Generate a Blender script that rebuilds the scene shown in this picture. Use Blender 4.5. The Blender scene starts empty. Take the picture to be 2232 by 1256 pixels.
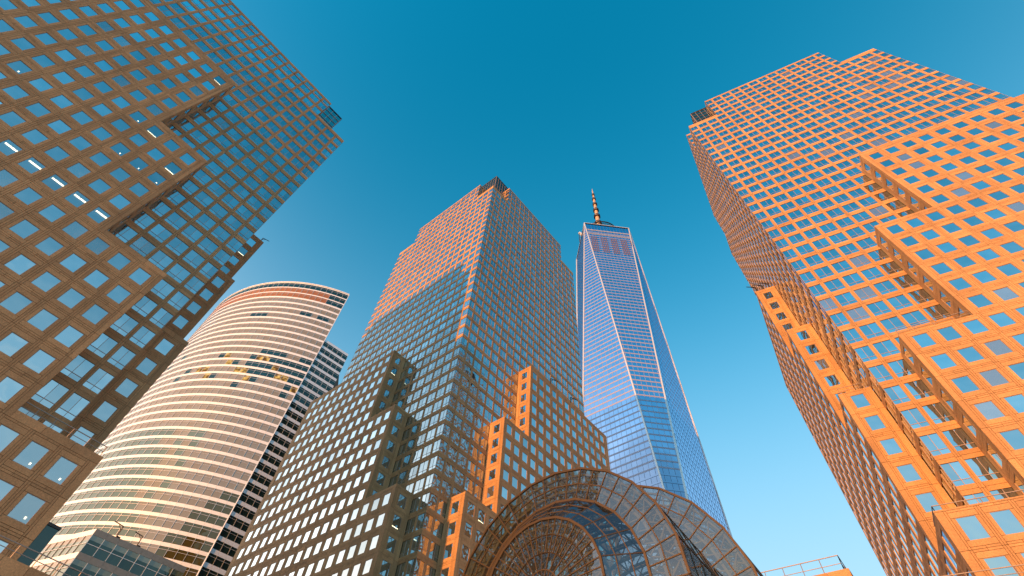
import bpy, math, random
import numpy as np
random.seed(7)
D2R = math.pi/180
def vec(x, y, z=0.0): return np.array([x, y, z], float)
def bear(b): return vec(math.sin(b*D2R), math.cos(b*D2R))
UP = vec(0, 0, 1)

# ------------------------------------------------------------------ camera
sc = bpy.context.scene
FPX, CX, CY, IW, IH = 1070.8, 1116.0, 496.3, 2232.0, 1256.0
PITCH, ROLL = 58.9167*D2R, 6.533*D2R
_f = vec(0, math.cos(PITCH), math.sin(PITCH)); _u = vec(0, -math.sin(PITCH), math.cos(PITCH)); _r = vec(1, 0, 0)
RT = math.cos(ROLL)*_r + math.sin(ROLL)*_u
UPV = -math.sin(ROLL)*_r + math.cos(ROLL)*_u
C0 = vec(0, 0, 1.6)
cam_d = bpy.data.cameras.new('camera'); cam = bpy.data.objects.new('camera', cam_d); sc.collection.objects.link(cam)
from mathutils import Matrix, Vector
cam.matrix_world = Matrix(((RT[0], UPV[0], -_f[0], C0[0]), (RT[1], UPV[1], -_f[1], C0[1]), (RT[2], UPV[2], -_f[2], C0[2]), (0, 0, 0, 1)))
cam_d.sensor_width = 36.0; cam_d.lens = FPX/IW*36.0
cam_d.shift_y = -(IH/2-CY)/IW
cam_d.clip_start = 0.1; cam_d.clip_end = 20000
sc.camera = cam
def project(P):
    d = np.asarray(P, float)-C0
    x, y, z = d@RT, d@UPV, d@_f
    if z <= 0.1: return None
    return (CX+FPX*x/z, CY-FPX*y/z, z)

# ------------------------------------------------------------------ sky, sun, exposure
SUN_BEARING, SUN_EL = -139.0, 3.0
HAZE_Z, HAZE_A, HAZE_C, HAZE_W, GLOW_BEARING = 0.55, 1.0, (2.0, 2.5, 2.9), (3.5, 2.5, 1.95), -80.0
w = bpy.data.worlds.new("World"); sc.world = w; w.use_nodes = True
nt = w.node_tree; nt.nodes.clear()
out = nt.nodes.new('ShaderNodeOutputWorld'); bg = nt.nodes.new('ShaderNodeBackground'); sky = nt.nodes.new('ShaderNodeTexSky')
sky.sky_type = 'NISHITA'; sky.sun_disc = False; sky.sun_elevation = 12*D2R; sky.sun_rotation = SUN_BEARING*D2R
sky.air_density = 1.1; sky.dust_density = 0.6; sky.ozone_density = 1.6
hs = nt.nodes.new('ShaderNodeHueSaturation'); hs.inputs['Saturation'].default_value = 1.95; hs.inputs['Hue'].default_value = 0.475
nt.links.new(sky.outputs[0], hs.inputs['Color'])
def wn(t, op=None, **k):
    x = nt.nodes.new(t)
    if op: x.operation = op
    return x
# soft shoulder on the glow round the low sun, and pale air thickening towards the horizon all the way round
mn = wn('ShaderNodeVectorMath', 'MINIMUM'); nt.links.new(hs.outputs[0], mn.inputs[0]); mn.inputs[1].default_value = (7.0, 6.0, 5.0)
mxx = wn('ShaderNodeVectorMath', 'MAXIMUM'); nt.links.new(mn.outputs[0], mxx.inputs[0]); mxx.inputs[1].default_value = (0, 0, 0)
tcw = wn('ShaderNodeTexCoord'); sep = wn('ShaderNodeSeparateXYZ'); nt.links.new(tcw.outputs['Generated'], sep.inputs[0])
def math_(op, a, b=None):
    x = wn('ShaderNodeMath', op)
    for i, v in enumerate((a, b)):
        if v is None: continue
        if hasattr(v, 'default_value') and not isinstance(v, (int, float)): nt.links.new(v, x.inputs[i])
        else: x.inputs[i].default_value = v
    return x.outputs[0]
dt = wn('ShaderNodeVectorMath', 'DOT_PRODUCT'); nt.links.new(tcw.outputs['Generated'], dt.inputs[0]); dt.inputs[1].default_value = tuple(bear(GLOW_BEARING))
hf = math_('ADD', math_('MULTIPLY', dt.outputs['Value'], 0.5), 0.5); hf2 = math_('POWER', hf, 10.0)
zw = math_('ADD', math_('MULTIPLY', hf2, 0.38), HAZE_Z)
z_ = math_('ABSOLUTE', sep.outputs['Z']); q_ = math_('DIVIDE', z_, zw); q2 = math_('POWER', q_, 3.0); ng = math_('MULTIPLY', q2, -1.0); fz = math_('MULTIPLY', math_('EXPONENT', ng), HAZE_A)
west = math_('ADD', math_('MULTIPLY', hf2, 2.1), 1.0)
wc = wn('ShaderNodeMix'); wc.data_type = 'RGBA'; nt.links.new(hf2, wc.inputs['Factor']); wc.inputs[6].default_value = (*HAZE_C, 1); wc.inputs[7].default_value = (*HAZE_W, 1)
hz = wn('ShaderNodeVectorMath', 'SCALE'); nt.links.new(wc.outputs[2], hz.inputs[0]); nt.links.new(west, hz.inputs['Scale'])
mixw = wn('ShaderNodeMix'); mixw.data_type = 'RGBA'; nt.links.new(fz, mixw.inputs['Factor']); nt.links.new(mxx.outputs[0], mixw.inputs[6]); nt.links.new(hz.outputs[0], mixw.inputs[7])
# thin clouds low in the south-east, seen mirrored in the left tower's lowest windows
cm = wn('ShaderNodeMapping'); cm.inputs['Scale'].default_value = (2.2, 2.2, 9.0); cm.inputs['Rotation'].default_value = (0, 0.25, 0); nt.links.new(tcw.outputs['Generated'], cm.inputs['Vector'])
cn = wn('ShaderNodeTexNoise'); cn.inputs['Scale'].default_value = 2.3; cn.inputs['Detail'].default_value = 6; cn.inputs['Roughness'].default_value = .55; nt.links.new(cm.outputs[0], cn.inputs['Vector'])
cr = wn('ShaderNodeMapRange'); nt.links.new(cn.outputs['Fac'], cr.inputs['Value']); cr.inputs['From Min'].default_value = .52; cr.inputs['From Max'].default_value = .70
cd_ = wn('ShaderNodeVectorMath', 'DOT_PRODUCT'); nt.links.new(tcw.outputs['Generated'], cd_.inputs[0]); cd_.inputs[1].default_value = tuple(bear(150)*math.cos(16*D2R)+UP*math.sin(16*D2R))
cmask = wn('ShaderNodeMapRange'); nt.links.new(cd_.outputs['Value'], cmask.inputs['Value']); cmask.inputs['From Min'].default_value = .955; cmask.inputs['From Max'].default_value = .995; cmask.inputs['To Max'].default_value = .8
cf = math_('MULTIPLY', cr.outputs[0], cmask.outputs[0])
mixc = wn('ShaderNodeMix'); mixc.data_type = 'RGBA'; nt.links.new(cf, mixc.inputs['Factor']); nt.links.new(mixw.outputs[2], mixc.inputs[6]); mixc.inputs[7].default_value = (4.0, 3.4, 3.0, 1)
nt.links.new(mixc.outputs[2], bg.inputs['Color']); nt.links.new(bg.outputs[0], out.inputs['Surface'])
bg.inputs['Strength'].default_value = 0.15
sun_d = bpy.data.lights.new('sun', 'SUN'); sun = bpy.data.objects.new('sun', sun_d); sc.collection.objects.link(sun)
sun_d.energy = 3.15; sun_d.angle = 0.5*D2R; sun_d.color = (1.0, 0.43, 0.11)
_sd = bear(SUN_BEARING)*math.cos(SUN_EL*D2R)+UP*math.sin(SUN_EL*D2R)
sun.rotation_euler = Vector(_sd).to_track_quat('Z', 'Y').to_euler()
sc.view_settings.view_transform = 'Standard'; sc.view_settings.look = 'None'; sc.view_settings.gamma = 1; sc.view_settings.use_curve_mapping = False
sc.view_settings.exposure = 1.1
sc.cycles.max_bounces = 7; sc.cycles.glossy_bounces = 4; sc.cycles.diffuse_bounces = 3; sc.cycles.transmission_bounces = 4; sc.cycles.transparent_max_bounces = 12
sc.cycles.use_denoising = True
sc.cycles.sample_clamp_indirect = 6

# ------------------------------------------------------------------ materials
def new_mat(name):
    m = bpy.data.materials.new(name); m.use_nodes = True; n = m.node_tree; n.nodes.clear(); return m, n
def N(n, t, **k):
    x = n.nodes.new(t)
    for a, b in k.items(): setattr(x, a, b)
    return x
def L(n, a, b): n.links.new(a, b)

def stone_mat(name, base, rough=0.75, speck=0.28, var=0.22):
    m, n = new_mat(name); o = N(n, 'ShaderNodeOutputMaterial'); p = N(n, 'ShaderNodeBsdfPrincipled')
    tc = N(n, 'ShaderNodeTexCoord'); geo = N(n, 'ShaderNodeNewGeometry'); at = N(n, 'ShaderNodeAttribute', attribute_name='rnd')
    s1 = N(n, 'ShaderNodeTexNoise'); s1.inputs['Scale'].default_value = 9.0; s1.inputs['Detail'].default_value = 6
    L(n, geo.outputs['Position'], s1.inputs['Vector'])
    s2 = N(n, 'ShaderNodeTexNoise'); s2.inputs['Scale'].default_value = 0.22; s2.inputs['Detail'].default_value = 4
    L(n, geo.outputs['Position'], s2.inputs['Vector'])
    # rain streaks: noise stretched along the height
    mp = N(n, 'ShaderNodeMapping'); mp.inputs['Scale'].default_value = (.8, .8, 0.08); L(n, geo.outputs['Position'], mp.inputs['Vector'])
    s3 = N(n, 'ShaderNodeTexNoise'); s3.inputs['Scale'].default_value = 1.0; s3.inputs['Detail'].default_value = 5; L(n, mp.outputs[0], s3.inputs['Vector'])
    def mul(a, lo, hi):
        r = N(n, 'ShaderNodeMapRange'); L(n, a, r.inputs['Value']); r.inputs['From Min'].default_value = 0.25; r.inputs['From Max'].default_value = 0.75
        r.inputs['To Min'].default_value = lo; r.inputs['To Max'].default_value = hi; return r.outputs[0]
    a = mul(s1.outputs['Fac'], 1-speck, 1+speck); b = mul(s2.outputs['Fac'], 1-var*.7, 1+var*.7); c = mul(s3.outputs['Fac'], 1-var*.45, 1+var*.3)
    r = N(n, 'ShaderNodeMapRange'); L(n, at.outputs['Fac'], r.inputs['Value']); r.inputs['To Min'].default_value = 0.84; r.inputs['To Max'].default_value = 1.14
    m1 = N(n, 'ShaderNodeMath', operation='MULTIPLY'); L(n, a, m1.inputs[0]); L(n, b, m1.inputs[1])
    m2 = N(n, 'ShaderNodeMath', operation='MULTIPLY'); L(n, m1.outputs[0], m2.inputs[0]); L(n, c, m2.inputs[1])
    m3 = N(n, 'ShaderNodeMath', operation='MULTIPLY'); L(n, m2.outputs[0], m3.inputs[0]); L(n, r.outputs[0], m3.inputs[1])
    cc = N(n, 'ShaderNodeVectorMath', operation='SCALE'); cc.inputs[0].default_value = base; L(n, m3.outputs[0], cc.inputs['Scale'])
    L(n, cc.outputs[0], p.inputs['Base Color']); p.inputs['Roughness'].default_value = rough
    p.inputs['Specular IOR Level'].default_value = 0.35
    bp = N(n, 'ShaderNodeBump'); bp.inputs['Strength'].default_value = 0.15; bp.inputs['Distance'].default_value = 0.02
    L(n, s1.outputs['Fac'], bp.inputs['Height']); L(n, bp.outputs[0], p.inputs['Normal'])
    L(n, p.outputs[0], o.inputs[0]); return m

def glass_mat(name, tint=(0.70, 0.84, 0.87), dark=(0.015, 0.03, 0.035), f0=0.72, rough=0.015, wav=0.06, clear=0.0, wscale=0.35):
    """coated facade glass: mirror reflection that grows towards grazing over a dark room, with the slight waviness of real panes"""
    m, n = new_mat(name); o = N(n, 'ShaderNodeOutputMaterial')
    g = N(n, 'ShaderNodeBsdfGlossy'); g.inputs['Roughness'].default_value = rough
    at = N(n, 'ShaderNodeAttribute', attribute_name='rnd')
    r = N(n, 'ShaderNodeMapRange'); L(n, at.outputs['Fac'], r.inputs['Value']); r.inputs['To Min'].default_value = 0.80; r.inputs['To Max'].default_value = 1.12
    cc = N(n, 'ShaderNodeVectorMath', operation='SCALE'); cc.inputs[0].default_value = tint; L(n, r.outputs[0], cc.inputs['Scale']); L(n, cc.outputs[0], g.inputs['Color'])
    d = N(n, 'ShaderNodeBsdfDiffuse'); d.inputs['Color'].default_value = (*dark, 1)
    geo = N(n, 'ShaderNodeNewGeometry'); no = N(n, 'ShaderNodeTexNoise'); no.inputs['Scale'].default_value = wscale; no.inputs['Detail'].default_value = 1.5
    L(n, geo.outputs['Position'], no.inputs['Vector'])
    bp = N(n, 'ShaderNodeBump'); bp.inputs['Strength'].default_value = 1.0; bp.inputs['Distance'].default_value = wav
    L(n, no.outputs['Fac'], bp.inputs['Height']); L(n, bp.outputs[0], g.inputs['Normal'])
    lw = N(n, 'ShaderNodeFresnel'); lw.inputs['IOR'].default_value = 1.45
    mr = N(n, 'ShaderNodeMapRange'); L(n, lw.outputs[0], mr.inputs['Value']); mr.inputs['From Min'].default_value = 0.03; mr.inputs['From Max'].default_value = 0.6
    mr.inputs['To Min'].default_value = f0; mr.inputs['To Max'].default_value = 1.0
    base = d.outputs[0]
    if clear > 0:
        t = N(n, 'ShaderNodeBsdfTransparent'); t.inputs['Color'].default_value = (0.75, 0.85, 0.82, 1)
        mx0 = N(n, 'ShaderNodeMixShader'); mx0.inputs[0].default_value = clear; L(n, d.outputs[0], mx0.inputs[1]); L(n, t.outputs[0], mx0.inputs[2]); base = mx0.outputs[0]
    mx = N(n, 'ShaderNodeMixShader'); L(n, mr.outputs[0], mx.inputs[0]); L(n, base, mx.inputs[1]); L(n, g.outputs[0], mx.inputs[2])
    L(n, mx.outputs[0], o.inputs[0]); return m

def plain(name, col, rough=0.5, metal=0.0, noise=0.12, scale=2.0):
    m, n = new_mat(name); o = N(n, 'ShaderNodeOutputMaterial'); p = N(n, 'ShaderNodeBsdfPrincipled')
    geo = N(n, 'ShaderNodeNewGeometry'); no = N(n, 'ShaderNodeTexNoise'); no.inputs['Scale'].default_value = scale; no.inputs['Detail'].default_value = 5
    L(n, geo.outputs['Position'], no.inputs['Vector'])
    r = N(n, 'ShaderNodeMapRange'); L(n, no.outputs['Fac'], r.inputs['Value']); r.inputs['From Min'].default_value = .25; r.inputs['From Max'].default_value = .75
    r.inputs['To Min'].default_value = 1-noise; r.inputs['To Max'].default_value = 1+noise
    cc = N(n, 'ShaderNodeVectorMath', operation='SCALE'); cc.inputs[0].default_value = col; L(n, r.outputs[0], cc.inputs['Scale']); L(n, cc.outputs[0], p.inputs['Base Color'])
    p.inputs['Roughness'].default_value = rough; p.inputs['Metallic'].default_value = metal
    L(n, p.outputs[0], o.inputs[0]); return m
def emit(name, col, s):
    m, n = new_mat(name); o = N(n, 'ShaderNodeOutputMaterial'); e = N(n, 'ShaderNodeEmission'); e.inputs[0].default_value = (*col, 1); e.inputs[1].default_value = s
    L(n, e.outputs[0], o.inputs[0]); return m

STONE = (0.49, 0.268, 0.118)
M = dict(
    stone=stone_mat('rose_granite', STONE),
    joint=plain('panel_joint', (0.10, 0.06, 0.035), 0.9),
    glass=glass_mat('mirror_glass'),
    glassb=glass_mat('mirror_glass_blind', dark=(.16, .14, .11), f0=.55),
    clear=glass_mat('office_glass_lit', clear=0.8, f0=0.52),
    mull=plain('mullion_bronze', (0.42, 0.30, 0.24), 0.4, 0.3),
    metal=plain('dark_metal', (0.05, 0.045, 0.04), 0.5, 0.5),
    rail=plain('rail_paint', (0.34, 0.26, 0.21), 0.5, 0.2),
    light=emit('ceiling_lamp', (1.0, 0.80, 0.50), 3.2),
    copper=plain('weathered_copper', (0.10, 0.14, 0.12), 0.6, 0.3),
    white=plain('white_metal_panel', (0.88, 0.90, 0.92), 0.35, 0.15, 0.04),
    blind=glass_mat('glass_over_blinds', tint=(.8, .8, .75), dark=(0.245, 0.205, 0.125), f0=0.16, wav=0.03),
    blindg=glass_mat('glass_over_green_shades', tint=(.8, .85, .8), dark=(0.11, 0.15, 0.10), f0=0.14, wav=0.03),
    darkg=glass_mat('dark_green_glass', tint=(.45, .62, .58), dark=(0.008, 0.022, 0.02), f0=0.12, wav=0.04),
    louver=plain('brown_louver', (0.26, 0.11, 0.045), 0.6),
    gold=None, olive=glass_mat('olive_glass', tint=(.7, .7, .5), dark=(0.06, 0.05, 0.015), f0=0.12, wav=.03),
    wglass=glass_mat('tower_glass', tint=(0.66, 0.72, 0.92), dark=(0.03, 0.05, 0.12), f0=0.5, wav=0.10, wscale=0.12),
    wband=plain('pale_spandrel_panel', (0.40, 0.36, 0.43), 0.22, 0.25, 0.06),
    steel=plain('stainless_steel', (0.75, 0.70, 0.66), 0.30, 0.5, 0.04),
    bronze=plain('bronze_frame', (0.070, 0.042, 0.018), 0.45, 0.3),
    truss=plain('truss_paint', (0.085, 0.07, 0.05), 0.6),
    vglass=glass_mat('vault_glass', tint=(0.75, 0.82, 0.88), dark=(0.13, 0.11, 0.085), f0=0.16, wav=0.06, clear=0.89, wscale=0.6),
    ground=plain('plaza_paving', (0.30, 0.27, 0.24), 0.8, 0, 0.15, 0.3),
    water=glass_mat('river_water', tint=(.5, .6, .65), dark=(0.02, 0.05, 0.06), f0=0.05, rough=0.12, wav=0.5, wscale=0.8),
    orange=plain('orange_paint', (0.55, 0.20, 0.05), 0.5),
)

def lit_office():
    m, n = new_mat('lit_office'); o = N(n, 'ShaderNodeOutputMaterial'); e = N(n, 'ShaderNodeEmission'); d = N(n, 'ShaderNodeBsdfDiffuse'); d.inputs[0].default_value = (.10, .08, .04, 1)
    geo = N(n, 'ShaderNodeNewGeometry'); no = N(n, 'ShaderNodeTexNoise'); no.inputs['Scale'].default_value = .45; no.inputs['Detail'].default_value = 3; L(n, geo.outputs['Position'], no.inputs['Vector'])
    r = N(n, 'ShaderNodeMapRange'); L(n, no.outputs['Fac'], r.inputs['Value']); r.inputs['From Min'].default_value = .42; r.inputs['From Max'].default_value = .66; r.inputs['To Max'].default_value = .42
    e.inputs[0].default_value = (1.0, 0.60, 0.16, 1); L(n, r.outputs[0], e.inputs[1]); a = N(n, 'ShaderNodeAddShader'); L(n, e.outputs[0], a.inputs[0]); L(n, d.outputs[0], a.inputs[1]); L(n, a.outputs[0], o.inputs[0]); return m
M['gold'] = lit_office()

# ------------------------------------------------------------------ mesh helpers
col = sc.collection
class MB:
    """collects boxes and quads of several materials into one mesh"""
    def __init__(s): s.v = []; s.f = []; s.m = []; s.r = []; s.mats = []
    def mi(s, m):
        if m not in s.mats: s.mats.append(m)
        return s.mats.index(m)
    def poly(s, pts, m, r=None):
        k = len(s.v); s.v += [tuple(map(float, p)) for p in pts]; s.f.append(tuple(range(k, k+len(pts)))); s.m.append(s.mi(m)); s.r.append(random.random() if r is None else r)
    def box(s, o, u, v, n, m, back=False, r=None):
        """box with corner o and edge vectors u, v, n (n points outwards)"""
        r = random.random() if r is None else r
        o = np.asarray(o, float); k = len(s.v); mi = s.mi(m)
        P = [o, o+u, o+u+v, o+v, o+n, o+u+n, o+u+v+n, o+v+n]
        s.v += [tuple(p) for p in P]
        F = [(4, 5, 6, 7), (0, 1, 5, 4), (1, 2, 6, 5), (2, 3, 7, 6), (3, 0, 4, 7)]
        if back: F.append((0, 3, 2, 1))
        for f in F: s.f.append(tuple(k+i for i in f)); s.m.append(mi); s.r.append(r)
    def bar(s, a, b, w, m, h=None):
        a = np.asarray(a, float); b = np.asarray(b, float); d = b-a; ln = np.linalg.norm(d)
        if ln < 1e-6: return
        d /= ln; x = np.cross(d, UP)
        if np.linalg.norm(x) < 1e-3: x = vec(1, 0, 0)
        x /= np.linalg.norm(x); y = np.cross(x, d); h = h or w
        s.box(a-x*w/2-y*h/2, x*w, y*h, b-a, m, back=True)
    def build(s, name, parent=None, loc=None):
        me = bpy.data.meshes.new(name); o0 = vec(0, 0, 0) if loc is None else np.asarray(loc, float)
        V = np.array(s.v, float)-o0
        me.from_pydata(V.tolist(), [], s.f); me.polygons.foreach_set('material_index', s.m)
        for m in s.mats: me.materials.append(m)
        a = me.attributes.new('rnd', 'FLOAT', 'FACE'); a.data.foreach_set('value', s.r)
        me.update(); ob = bpy.data.objects.new(name, me); col.objects.link(ob)
        if loc is not None: ob.location = o0
        if parent is not None: link_parent(ob, parent)
        return ob
def link_parent(o, p):
    o.parent = p
    if p.type == 'EMPTY' or True: o.matrix_parent_inverse = Matrix.Translation(-Vector(p['_loc'])) if '_loc' in p else Matrix.Identity(4)
def thing(name, label, cat, loc, group=None):
    o = bpy.data.objects.new(name, None); col.objects.link(o); o.location = loc; o['_loc'] = tuple(map(float, loc))
    o['label'] = label; o['category'] = cat
    if group: o['group'] = group
    return o
def frame_matrix(o, u, v, n):
    return Matrix(((u[0], v[0], n[0], o[0]), (u[1], v[1], n[1], o[1]), (u[2], v[2], n[2], o[2]), (0, 0, 0, 1)))
_cache = {}
def piece_mesh(key, fn):
    """shared mesh for alike pieces; fn(MB) builds it in local axes x=u, y=v, z=outwards"""
    if key not in _cache:
        b = MB(); fn(b); me = bpy.data.meshes.new(key[0])
        me.from_pydata(b.v, [], b.f); me.polygons.foreach_set('material_index', b.m)
        for m in b.mats: me.materials.append(m)
        a = me.attributes.new('rnd', 'FLOAT', 'FACE'); a.data.foreach_set('value', b.r); me.update()
        _cache[key] = me
    return _cache[key]

class Pieces:
    """repeated pieces (panels, windows, panes) of one thing; the largest in the picture become objects, the rest one joined part"""
    def __init__(s, root, name, rest, limit=295): s.root = root; s.name = name; s.rest = rest; s.limit = limit; s.items = []
    def add(s, key, fn, o, u, v, n, w, h, force=False):
        o = np.asarray(o, float); c = o+u*w/2+v*h/2; p = project(c); d = c-C0; dist = np.linalg.norm(d)
        fac = abs(d@n)/dist; facing = (d@n) < 0
        sc_ = 0.0
        if p and facing and -20 < p[0] < IW+20 and -20 < p[1] < IH+20: sc_ = w*h*fac/dist**2
        if force: sc_ += 1e3
        s.items.append((sc_, key, fn, o, u, v, n))
    def flush(s):
        s.items.sort(key=lambda t: -t[0]); mb = MB(); objs = []
        for i, (sc_, key, fn, o, u, v, n) in enumerate(s.items):
            if i < s.limit and sc_ > 0:
                k = key+(random.randint(0, 5),)
                ob = bpy.data.objects.new(s.name, piece_mesh(k, fn)); col.objects.link(ob)
                ob.parent = s.root; loc = Vector(s.root['_loc'])
                m = frame_matrix(o, u, v, n); m.translation = m.translation-loc; ob.matrix_local = m; objs.append((ob, o, u, v, n))
            else:
                b = MB(); fn(b); k0 = len(mb.v); A = np.stack([u, v, n])
                P = np.array(b.v)@A+o; mb.v += [tuple(p) for p in P.tolist()]
                mm = [mb.mi(m) for m in b.mats]
                mb.f += [tuple(k0+i for i in f) for f in b.f]; mb.m += [mm[i] for i in b.m]; mb.r += b.r
        if mb.v:
            r = mb.build(s.rest, s.root); r['kind'] = 'stuff'
        return objs
X3, Y3, Z3 = vec(1, 0, 0), vec(0, 1, 0), vec(0, 0, 1)

# ------------------------------------------------------------------ granite-and-glass tower kit
T_ = 0.18   # panel thickness
G_ = 0.017   # half joint
def panel_fn(w, h, m='stone', t=T_):
    def fn(b): b.box(vec(G_, G_, 0), X3*(w-2*G_), Y3*(h-2*G_), Z3*t, M[m])
    return fn
def punched_fn(w, h, g='glass'):
    def fn(b):
        j = [random.uniform(-.006, .006) for _ in range(4)]
        b.poly([vec(0, 0, .11+j[0]), vec(w, 0, .11+j[1]), vec(w, h, .11+j[2]), vec(0, h, .11+j[3])], M[g])
        f = .04
        for (x, y, ww, hh) in ((0, 0, w, f), (0, h-f, w, f), (0, f, f, h-2*f), (w-f, f, f, h-2*f)):
            b.box(vec(x, y, .09), X3*ww, Y3*hh, Z3*.045, M['mull'])
    return fn
def curtain_fn(w, h, g='glass', mid=True):
    def fn(b):
        cols = [0, w/2, w] if mid else [0, w]; rows = [0, .62, h]
        for a, c in zip(cols, cols[1:]):
            for e, q in zip(rows, rows[1:]):
                j = [random.uniform(-.006, .006) for _ in range(4)]
                b.poly([vec(a, e, .10+j[0]), vec(c, e, .10+j[1]), vec(c, q, .10+j[2]), vec(a, q, .10+j[3])], M[g])
        f = .06
        if mid: b.box(vec(w/2-f/2, 0, .09), X3*f, Y3*h, Z3*.05, M['mull'])
        b.box(vec(0, .62-f/2, .09), X3*w, Y3*f, Z3*.045, M['mull'])
        b.box(vec(0, 0, .09), X3*.04, Y3*h, Z3*.04, M['mull']); b.box(vec(w-.04, 0, .09), X3*.04, Y3*h, Z3*.04, M['mull'])
    return fn
FH, BAY = 3.78, 3.0
class Tower:
    def __init__(s, name, label, O, eA, eB, zc, W, notch, hS, hT, tiers, outA, outB):
        s.O = np.asarray(O, float); s.eA = eA; s.eB = eB; s.zc = zc; s.W = W
        s.root = thing(name, label, 'skyscraper', tuple(s.O))
        s.P = Pieces(s.root, 'stone_panel', 'far_stone_panels'); s.Wn = Pieces(s.root, 'window', 'far_windows')
        s.D = 4.5; s.notch = notch; s.hS, s.hT, s.tiers = hS, hT, tiers; s.mb = MB(); s.far = 2*s.D+W
        s.outA, s.outB = outA, outB; s.lit = []
    def pt(s, a, b, z): return s.O+s.eA*a+s.eB*b+UP*z
    def vol(s, a0, a1, b0, b1, z0, z1, m='joint'):
        e = T_
        s.mb.box(s.pt(a0+e, b0+e, z0), s.eA*(a1-a0-2*e), s.eB*(b1-b0-2*e), UP*(z1-z0), M[m], back=True)
    def pan(s, f, x0, x1, z0, z1):
        if x1-x0 < .08 or z1-z0 < .08: return
        o, u, n = f; w, h = x1-x0, z1-z0
        s.P.add(('panel', round(w, 3), round(h, 3)), panel_fn(w, h), o+u*x0+UP*z0-n*T_, u, UP, n, w, h)
    def win(s, f, x0, x1, z0, z1, kind):
        o, u, n = f; w, h = x1-x0, z1-z0; c = o+u*(x0+x1)/2+UP*(z0+z1)/2; g = 'glass'; force = False
        p = project(c)
        if p and (c-C0)@n < 0:
            for q in LIT:
                if q[2] is None and abs(p[0]-q[0]) < q[3] and abs(p[1]-q[1]) < q[3] and s is q[4]():
                    g = 'clear'; force = True; q[2] = True; s.lit.append((q, c)); break
        if g == 'glass' and random.random() < (.10 if kind == 'stone' else .06): g = 'glassb'
        fn = punched_fn(w, h, g) if kind == 'stone' else curtain_fn(w, h, g, mid=w > 1.7)
        s.Wn.add((kind+g, round(w, 3), round(h, 3)), fn, o+u*x0+UP*z0-n*T_, u, UP, n, w, h, force)
    def stone_cell(s, f, x0, x1, zb, zt, top=None):
        """x0..x1 one bay, zb..zt one floor; window with its ring of panels"""
        w = x1-x0; c = (x0+x1)/2; ww, wh = 1.78, 2.16; zm = (zb+zt)/2; e = .24
        wx0, wx1, wz0, wz1 = c-ww/2, c+ww/2, zm-wh/2, zm+wh/2
        tt = zt if top is None else top
        s.win(f, wx0, wx1, wz0, wz1, 'stone')
        s.pan(f, x0, x0+e, zb, zt-0) ; s.pan(f, x1-e, x1, zb, zt)
        s.pan(f, x0+e, wx0, wz0, wz1); s.pan(f, wx1, x1-e, wz0, wz1)
        s.pan(f, x0+e, x1-e, wz1, zt-e); s.pan(f, x0+e, x1-e, zb+e, wz0)
        s.pan(f, x0+e, c, zb, zb+e); s.pan(f, c, x1-e, zb, zb+e)
        s.pan(f, x0+e, c, zt-e, zt); s.pan(f, c, x1-e, zt-e, zt)
        if tt > zt+.1: s.pan(f, x0, x1, zt, tt)
    def curtain_cell(s, f, x0, x1, zb, zt, left_pier=True, top=None):
        px = .56 if left_pier else 0; sp = 1.12; k = -0.45   # spandrel sits a little low of the floor line
        if left_pier:
            s.pan(f, x0-px/2, x0, zb, zt); s.pan(f, x0, x0+px/2, zb, zt)
        a = x0+px/2; b = x1-.28
        s.pan(f, a, b, zb+k, zb+k+sp/2); s.pan(f, a, b, zb+k+sp/2, zb+k+sp)
        s.win(f, a, b, zb+k+sp, zt+k, 'curtain')
    def floors(s, z0, z1, zc):
        k0 = math.ceil((z0-zc)/FH+.5-.02); r = []
        k = k0
        while zc+(k+.5)*FH <= z1+.12: r.append((zc+(k-.5)*FH, zc+(k+.5)*FH)); k += 1
        return r
    def stone_wall(s, f, x0, x1, z0, z1, phase, centre=None, xp=None):
        fl = s.floors(z0, z1, s.zc)
        if not fl: s.pan(f, x0, x1, z0, z1); return
        if centre is not None: cells = [(x0, x1)]
        else:
            k = math.ceil((x0-phase)/BAY-1e-3); cells = []
            while phase+(k+1)*BAY <= x1+.05: cells.append((phase+k*BAY, phase+(k+1)*BAY)); k += 1
            if not cells: s.pan(f, x0, x1, z0, z1); return
        for i, (zb, zt) in enumerate(fl):
            last = i == len(fl)-1
            if centre is not None:
                c = centre; s.stone_cell(f, c-1.5, c+1.5, zb, zt); s.pan(f, x0, c-1.5, zb, zt); s.pan(f, c+1.5, x1, zb, zt)
            else:
                for a, b in cells: s.stone_cell(f, a, b, zb, zt)
                s.pan(f, x0, cells[0][0], zb, zt); s.pan(f, cells[-1][1], x1, zb, zt)
        ztop = fl[-1][1]
        if z1-ztop > .1:
            xe = x1 if xp is None else xp
            ncol = max(1, int(round((xe-x0)/BAY))); xs = np.linspace(x0, xe, ncol+1)
            for a, b in zip(xs, xs[1:]): s.pan(f, a, b, ztop, z1)
        if fl[0][0]-z0 > .1: s.pan(f, x0, x1, z0, fl[0][0])
    def curtain_wall(s, f, x0, x1, z0, z1, phase, cornerL=True, cornerR=True):
        fl = s.floors(z0, z1-.9, s.zc)
        if not fl: s.pan(f, x0, x1, z0, z1); return
        edges = []; k = math.ceil((x0-phase)/BAY+1e-3)
        e = phase+k*BAY
        if cornerL and e-x0 > .5: edges.append((x0, e, False))
        while e+BAY <= x1+.05: edges.append((e, e+BAY, True)); e += BAY
        if x1-e > .5: edges.append((e, x1+.28, True))
        for zb, zt in fl:
            for a, b, pier in edges: s.curtain_cell(f, a, b, zb, zt, pier)
        ztop = fl[-1][1]-.45
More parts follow.
